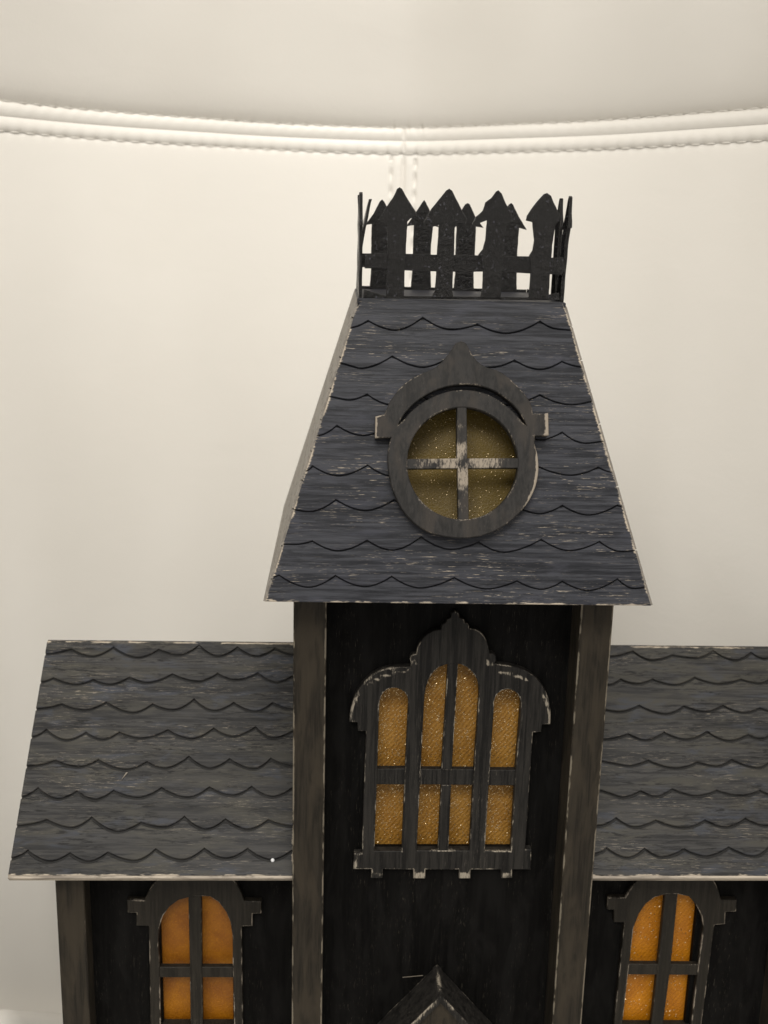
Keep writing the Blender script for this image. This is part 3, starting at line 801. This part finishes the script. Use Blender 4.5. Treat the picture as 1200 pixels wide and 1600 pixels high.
    fabric_pane(WP, a0-3, a1+3, b0-2, b1+3, -3.4, 'fabric_pane', M['orange_smooth' if sx < 0 else 'orange'], wwin, wav=0.7)
    if sx > 0: glitter(WP, a0, a1, b0, b1, -3.4, 520, wwin, (0.09, 0.19), wav=0.7)
    # outer post, gable end and back
    b = MB(); b.box((sx*x_out, WPY, FOOT), (sx*(x_out-11.4), WWY+0.6, -115.5), bev=0.4, wear=0.5, wear_w=0.9); part(b, 'wing_post', M['post'])
    GP = Plane((sx*(x_out-0.6), 0, 0), (0, sx, 0), (0, 0, 1))
    prof = [(WWY+0.7, FOOT), (130, FOOT), (130, WTOP(2*WRY-130)-4.2), (WRY, WRZ-4.4), (WWY+0.7, WTOP(WWY)-4.2)]
    b = MB(); plate(b, GP, [(sx*y, z) for y, z in prof], [], -3, 0, bev=0.2, wear=0.4); part(b, 'gable_wall', M['wall'])
    b = MB(); b.box((sx*61, 127, FOOT), (sx*(x_out-4), 130, WTOP(22)-5), wear=0.3); part(b, 'wing_back_wall', M['wall'])
    if sx < 0:
        # a raised wood fibre and a bead of glue on the left wing
        b = MB(); p0 = WR.at(*WR.px(190, 1219, WSH), WSH+0.05); p1 = WR.at(*WR.px(199, 1208, WSH), WSH+0.9)
        w_ = WR.U*0.35
        ids = [b.vert(p0), b.vert(p1-w_+WR.N*0.1), b.vert(p1+w_), b.vert(p0+WR.N*0.5)]
        b.face(0, 1, 2); b.face(0, 1, 3); b.face(1, 2, 3); b.face(0, 2, 3); sub(b, 'splinter', M['splinter'], wroof)
        bm = bmesh.new(); c = WR.at(*WR.px(426, 1344, WSH), WSH-0.2)
        bmesh.ops.create_uvsphere(bm, u_segments=12, v_segments=8, radius=0.0008, matrix=Matrix.Translation(c*S))
        me = bpy.data.meshes.new('glue_bead'); bm.to_mesh(me); bm.free(); link('glue_bead', me, M['glue'], wroof, smooth=True)

# ------ porch gable at the foot of the tower
AX, AZ, PF = 0.4, -170.3, -4.6
for sx in (-1, 1):
    k = 1.17                                                # slope of the gable
    run = 27.0; L_ = run*math.hypot(1, k)
    nrm = Vector((sx*k, 0, 1)).normalized(); U_ = Vector((0, -1, 0))
    pl = Plane((AX, WALL_Y, AZ), U_, nrm.cross(U_))
    q = [(0.1, 0.02), (WALL_Y-PF-0.1*sx, 0.02), (WALL_Y-PF-0.1*sx, L_), (0.1, L_)]
    b = MB(); plate(b, pl, [(u, sx*v) for u, v in q], [], -2.4, 0, bev=0.25, wear=0.82, wear_w=0.7)
    part(b, 'porch_roof', M['frame'])
b = MB(); GP = Plane((AX, PF+0.5, AZ-2.6), (1, 0, 0), (0, 0, 1))
plate(b, GP, [(0, 0.9), (-22, -26.5), (-16, -26.5), (-11, -22), (0, -18), (11, -22), (16, -26.5), (22, -26.5)], [], -2.5, -0.6, bev=0.2, wear=0.85, wear_w=0.5)
part(b, 'porch_gable', M['post'])
for sx in (-1, 1):
    b = MB(); b.box((AX+sx*16, PF+0.6, FOOT), (AX+sx*20, PF+5, AZ-25), wear=0.7); part(b, 'porch_post', M['post'])
b = MB(); b.box((AX-11, WALL_Y-1.5, FOOT), (AX+11, WALL_Y-0.1, FOOT+110), wear=0.7); door = part(b, 'door', M['frame'])
b = MB(); p0 = WF.at(*WF.px(629, 1527, 6), 6); p1 = WF.at(*WF.px(661, 1524, 6), 6)
for q in (p0, p1, p1+Vector((0, 0, -.22)), p0+Vector((0, 0, -.16)), p0+Vector((0, .3, -.1)), p1+Vector((0, .3, -.1))): b.vert(q)
b.face(0, 1, 2, 3); b.face(0, 1, 5, 4); b.face(3, 2, 5, 4); b.face(0, 3, 4); b.face(1, 2, 5)
part(b, 'splinter', M['splinter'])

# ------------------------------------------------------------------ the leather tub chair behind
chair = empty('tub_chair', (0, 330, -520), 'cream white leather tub chair with a double stitched seam curving across its back', 'chair')
CO = Vector((0, 330, -520))
def cpart(b, name, mat, smooth=True):
    o = b.build(name, mat, chair, smooth); o.location = -CO*S; return o
seam = [(-345, -160), (-335, -60), (-310, 50), (-275, 130), (-246, 179), (-218, 207), (-192, 231), (-162, 250), (-128, 264), (-94, 278), (-58, 286), (-22, 288), (0, 284), (20, 272), (50, 250), (81, 228), (108, 201), (131, 172), (153, 144), (185, 90), (212, 25), (230, -60), (240, -160)]
def catmull(P, step):
    out = []
    for i in range(len(P)-1):
        p0 = Vector(P[max(i-1, 0)]); p1 = Vector(P[i]); p2 = Vector(P[i+1]); p3 = Vector(P[min(i+2, len(P)-1)])
        k = max(2, int((p2-p1).length/step))
        for j in range(k):
            t_ = j/k
            out.append(0.5*((2*p1)+(-p0+p2)*t_+(2*p0-5*p1+4*p2-p3)*t_**2+(-p0+3*p1-3*p2+p3)*t_**3))
    out.append(Vector(P[-1])); return out
raw = catmull(seam, 1.0)
# gentle smoothing of the traced plan curve
for _ in range(160):
    raw = [raw[0]]+[(raw[i-1]+raw[i]*2+raw[i+1])/4 for i in range(1, len(raw)-1)]+[raw[-1]]
L = [0]
for i in range(1, len(raw)): L.append(L[-1]+(raw[i]-raw[i-1]).length)
def plan(s_):
    import bisect
    i = min(max(bisect.bisect(L, s_)-1, 0), len(raw)-2)
    t_ = (s_-L[i])/(L[i+1]-L[i]); p = raw[i].lerp(raw[i+1], t_)
    k = 12; a = raw[max(i-k, 0)]; c = raw[min(i+k, len(raw)-1)]; d = (c-a).normalized()
    return p, Vector((d.y, -d.x))                          # point and normal towards the sitter
s_mid = min(range(len(raw)), key=lambda i: abs(raw[i].x+8.5)); S_MID = L[s_mid]
ZT = 190.0; HW = 7.3                                       # top stitch line, height of one roll
PITCH_ST = 8.4
def roll(x): return math.sin(math.pi*min(max(x, 0), 1))**0.8 if 0 < x < 1 else 0.0
def dent(s_, off=0.0):
    f = ((s_/PITCH_ST)+off) % 1.0
    return 1.0 if f < 0.2 else 0.25
def samples(lo, hi, coarse, fine, centre=None, half=14):
    out = []; s_ = lo
    while s_ < hi:
        out.append(s_); s_ += fine if (centre is not None and abs(s_-centre) < half) else coarse
    out.append(hi); return out
SS = samples(2, L[-1]-2, 1.7, 0.55, S_MID)
def back_surface(zs, depth_fn, name):
    b = MB(); g = []
    for s_ in SS:
        p, n = plan(s_); colm = []
        for z in zs:
            d = depth_fn(s_, z)
            colm.append(b.vert((p.x+n.x*d, p.y+n.y*d, z)))
        g.append(colm)
    for i in range(len(SS)-1):
        for j in range(len(zs)-1): b.face(g[i][j], g[i+1][j], g[i+1][j+1], g[i][j+1])
    return b
def lower_depth(s_, z):
    zt = ZT-2*HW                                           # lower stitch line
    x = zt-z
    d = 0.5*(1-math.exp(-max(x, 0)/5)) - 1.1*math.exp(-max(x, 0)/1.4)*dent(s_, .4) + 0.022*max(x, 0) + 1.5e-4*max(x, 0)**2
    # vertical seam with its two rows of stitches
    q = s_-S_MID
    fade = min(1, max(x-0, 0)/6)
    d -= 1.7*math.exp(-(q/1.0)**2)*fade
    for o_ in (-7.2, 7.2):
        f = ((z/9.5)+(.3 if o_ > 0 else 0)) % 1.0
        d -= 1.9*math.exp(-((q-o_)/1.0)**2)*(1.0 if f < 0.5 else 0.25)*fade
    d += 0.5*math.exp(-((abs(q)-3.6)/2.2)**2)*fade
    d += 0.8*mnoise.noise(Vector((s_*.012, z*.012, 3)))
    return d
zl = [ZT-2*HW-0.02]+[ZT-2*HW-0.5*k for k in range(1, 14)]
z = zl[-1]
while z > 90: z -= 2.0; zl.append(z)
while z > -360: z -= 12; zl.append(z)
cpart(back_surface(zl, lower_depth, 'lower'), 'lower_back_panel', M['leather'])
def roll_depth(which):
    def f(s_, z):
        top = ZT if which == 0 else ZT-HW
        x = (top-z)/HW
        st = (1.5*dent(s_) * math.exp(-max(0, x*HW)/1.2)) if which == 0 else (1.5*dent(s_, .4)*math.exp(-max(0, (1-x)*HW)/1.2))
        d = 1.05*roll(x)
        if which == 1: d += 0.6*x
        else: d += 0.2
        q = s_-S_MID
        d -= 1.1*math.exp(-(q/0.9)**2)*roll(x)
        d += 0.25*math.sin(s_/PITCH_ST*math.tau)*roll(x)*(1-x if which == 0 else x)
        return d - st
    return f
for which in (0, 1):
    top = ZT-which*HW
    zs = [top-HW*k/12 for k in range(13)]
    cpart(back_surface(zs, roll_depth(which), 'roll'), 'seam_roll', M['leather'])
def upper_depth(s_, z):
    x = z-ZT
    d = -1.5*dent(s_)*math.exp(-max(x, 0)/1.3) + 3.0*(1-math.exp(-x/5)) + 30*math.sin(min(x/150, 1)*math.pi/2)
    if x > 150: d -= (x-150)**2/90
    d += 1.0*mnoise.noise(Vector((s_*.012, z*.02, 9)))
    return d
zu = [ZT+0.02]+[ZT+0.5*k for k in range(1, 14)]
z = zu[-1]
while z < 250: z += 2.5; zu.append(z)
while z < 370: z += 8; zu.append(z)
cpart(back_surface(zu, upper_depth, 'upper'), 'upper_back_panel', M['leather'])
# outer shell so the back has its thickness
b = MB(); g = []
for s_ in [2+k*(L[-1]-4)/80 for k in range(81)]:
    p, n = plan(s_); colm = []
    for z_, d in ((370, upper_depth(s_, 370)), (378, -30), (366, -70), (330, -88), (190, -92), (-100, -85), (-360, -75), (-515, -60)):
        colm.append(b.vert((p.x+n.x*d, p.y+n.y*d, z_)))
    g.append(colm)
for i in range(80):
    for j in range(7): b.face(g[i][j], g[i+1][j], g[i+1][j+1], g[i][j+1])
cpart(b, 'outer_shell', M['leather'])
# seat cushion: dished under the weight of the house, its edge tucked against the back
b = MB(); g = []
NS = 120
def ray(x, y): return CF + CR*((x-600)/F_PX) - CU*((y-800)/F_PX)
CREASE = ray(0, 1568).cross(ray(98, 1577))
for k in range(NS+1):
    s_ = 2+(L[-1]-4)*k/NS
    p, n = plan(s_)
    colm = []
    e = Vector((p.x, p.y))+n*60.0
    zr = CAM.z - ((e.x-CAM.x)*CREASE.x+(e.y-CAM.y)*CREASE.y)/CREASE.z
    zr = max(-345, min(-262, zr))+1.0                      # the edge dips towards the middle of the seat
    c0 = Vector((-45, -40))
    for r_, dz in ((0.0, -26), (0.004, -9), (0.010, -2.0), (0.018, 0), (0.05, 1), (0.2, -4), (0.45, -2), (0.75, 0), (1.0, 0)):
        q = e.lerp(c0, r_)
        zz = zr*(1-min(1, r_*1.6)) + (-345)*min(1, r_*1.6) + dz
        colm.append(b.vert((q.x, q.y, zz)))
    g.append(colm)
for i in range(NS):
    for j in range(8): b.face(g[i][j], g[i+1][j], g[i+1][j+1], g[i][j+1])
for j in range(8): b.face(g[NS][j], g[0][j], g[0][j+1], g[NS][j+1])
cpart(b, 'seat_cushion', M['leather'])
b = MB(); b.box((-300, -190, -515), (215, 260, -372), bev=6, wear=0, wear_w=2); cpart(b, 'seat_base', M['leather'], False)
# thread of the top stitching
b = MB()
def stitch(p, q, n, r=0.28):
    ax = (q-p); l = ax.length; ax.normalize(); sd = ax.cross(n).normalized()
    rings = []
    for t_, k in ((0, .35), (.25, 1), (.75, 1), (1, .35)):
        c = p+ax*l*t_+n*(0.25*math.sin(math.pi*t_))
        rings.append([b.vert(tuple(c+(sd*math.cos(a)+n*math.sin(a))*r*k)) for a in (0, 1.05, 2.09, 3.14, 4.19, 5.24)])
    for i in range(3):
        for j in range(6): b.face(rings[i][j], rings[i][(j+1) % 6], rings[i+1][(j+1) % 6], rings[i+1][j])
s_ = 60
while s_ < L[-1]-60:
    for zz, off in ((ZT+0.1, 0.2), (ZT-2*HW-0.1, 0.6)):
        a = s_+off*PITCH_ST+1.4; c = a+PITCH_ST*0.62
        (p, n), (q, n2) = plan(a), plan(c); d = 0.15
        n3 = Vector((n.x, n.y, 0))
        stitch(Vector((p.x+n.x*d, p.y+n.y*d, zz)), Vector((q.x+n.x*d, q.y+n.y*d, zz)), n3)
    s_ += PITCH_ST
o = cpart(b, 'stitching', M['leather']); o['kind'] = 'stuff'
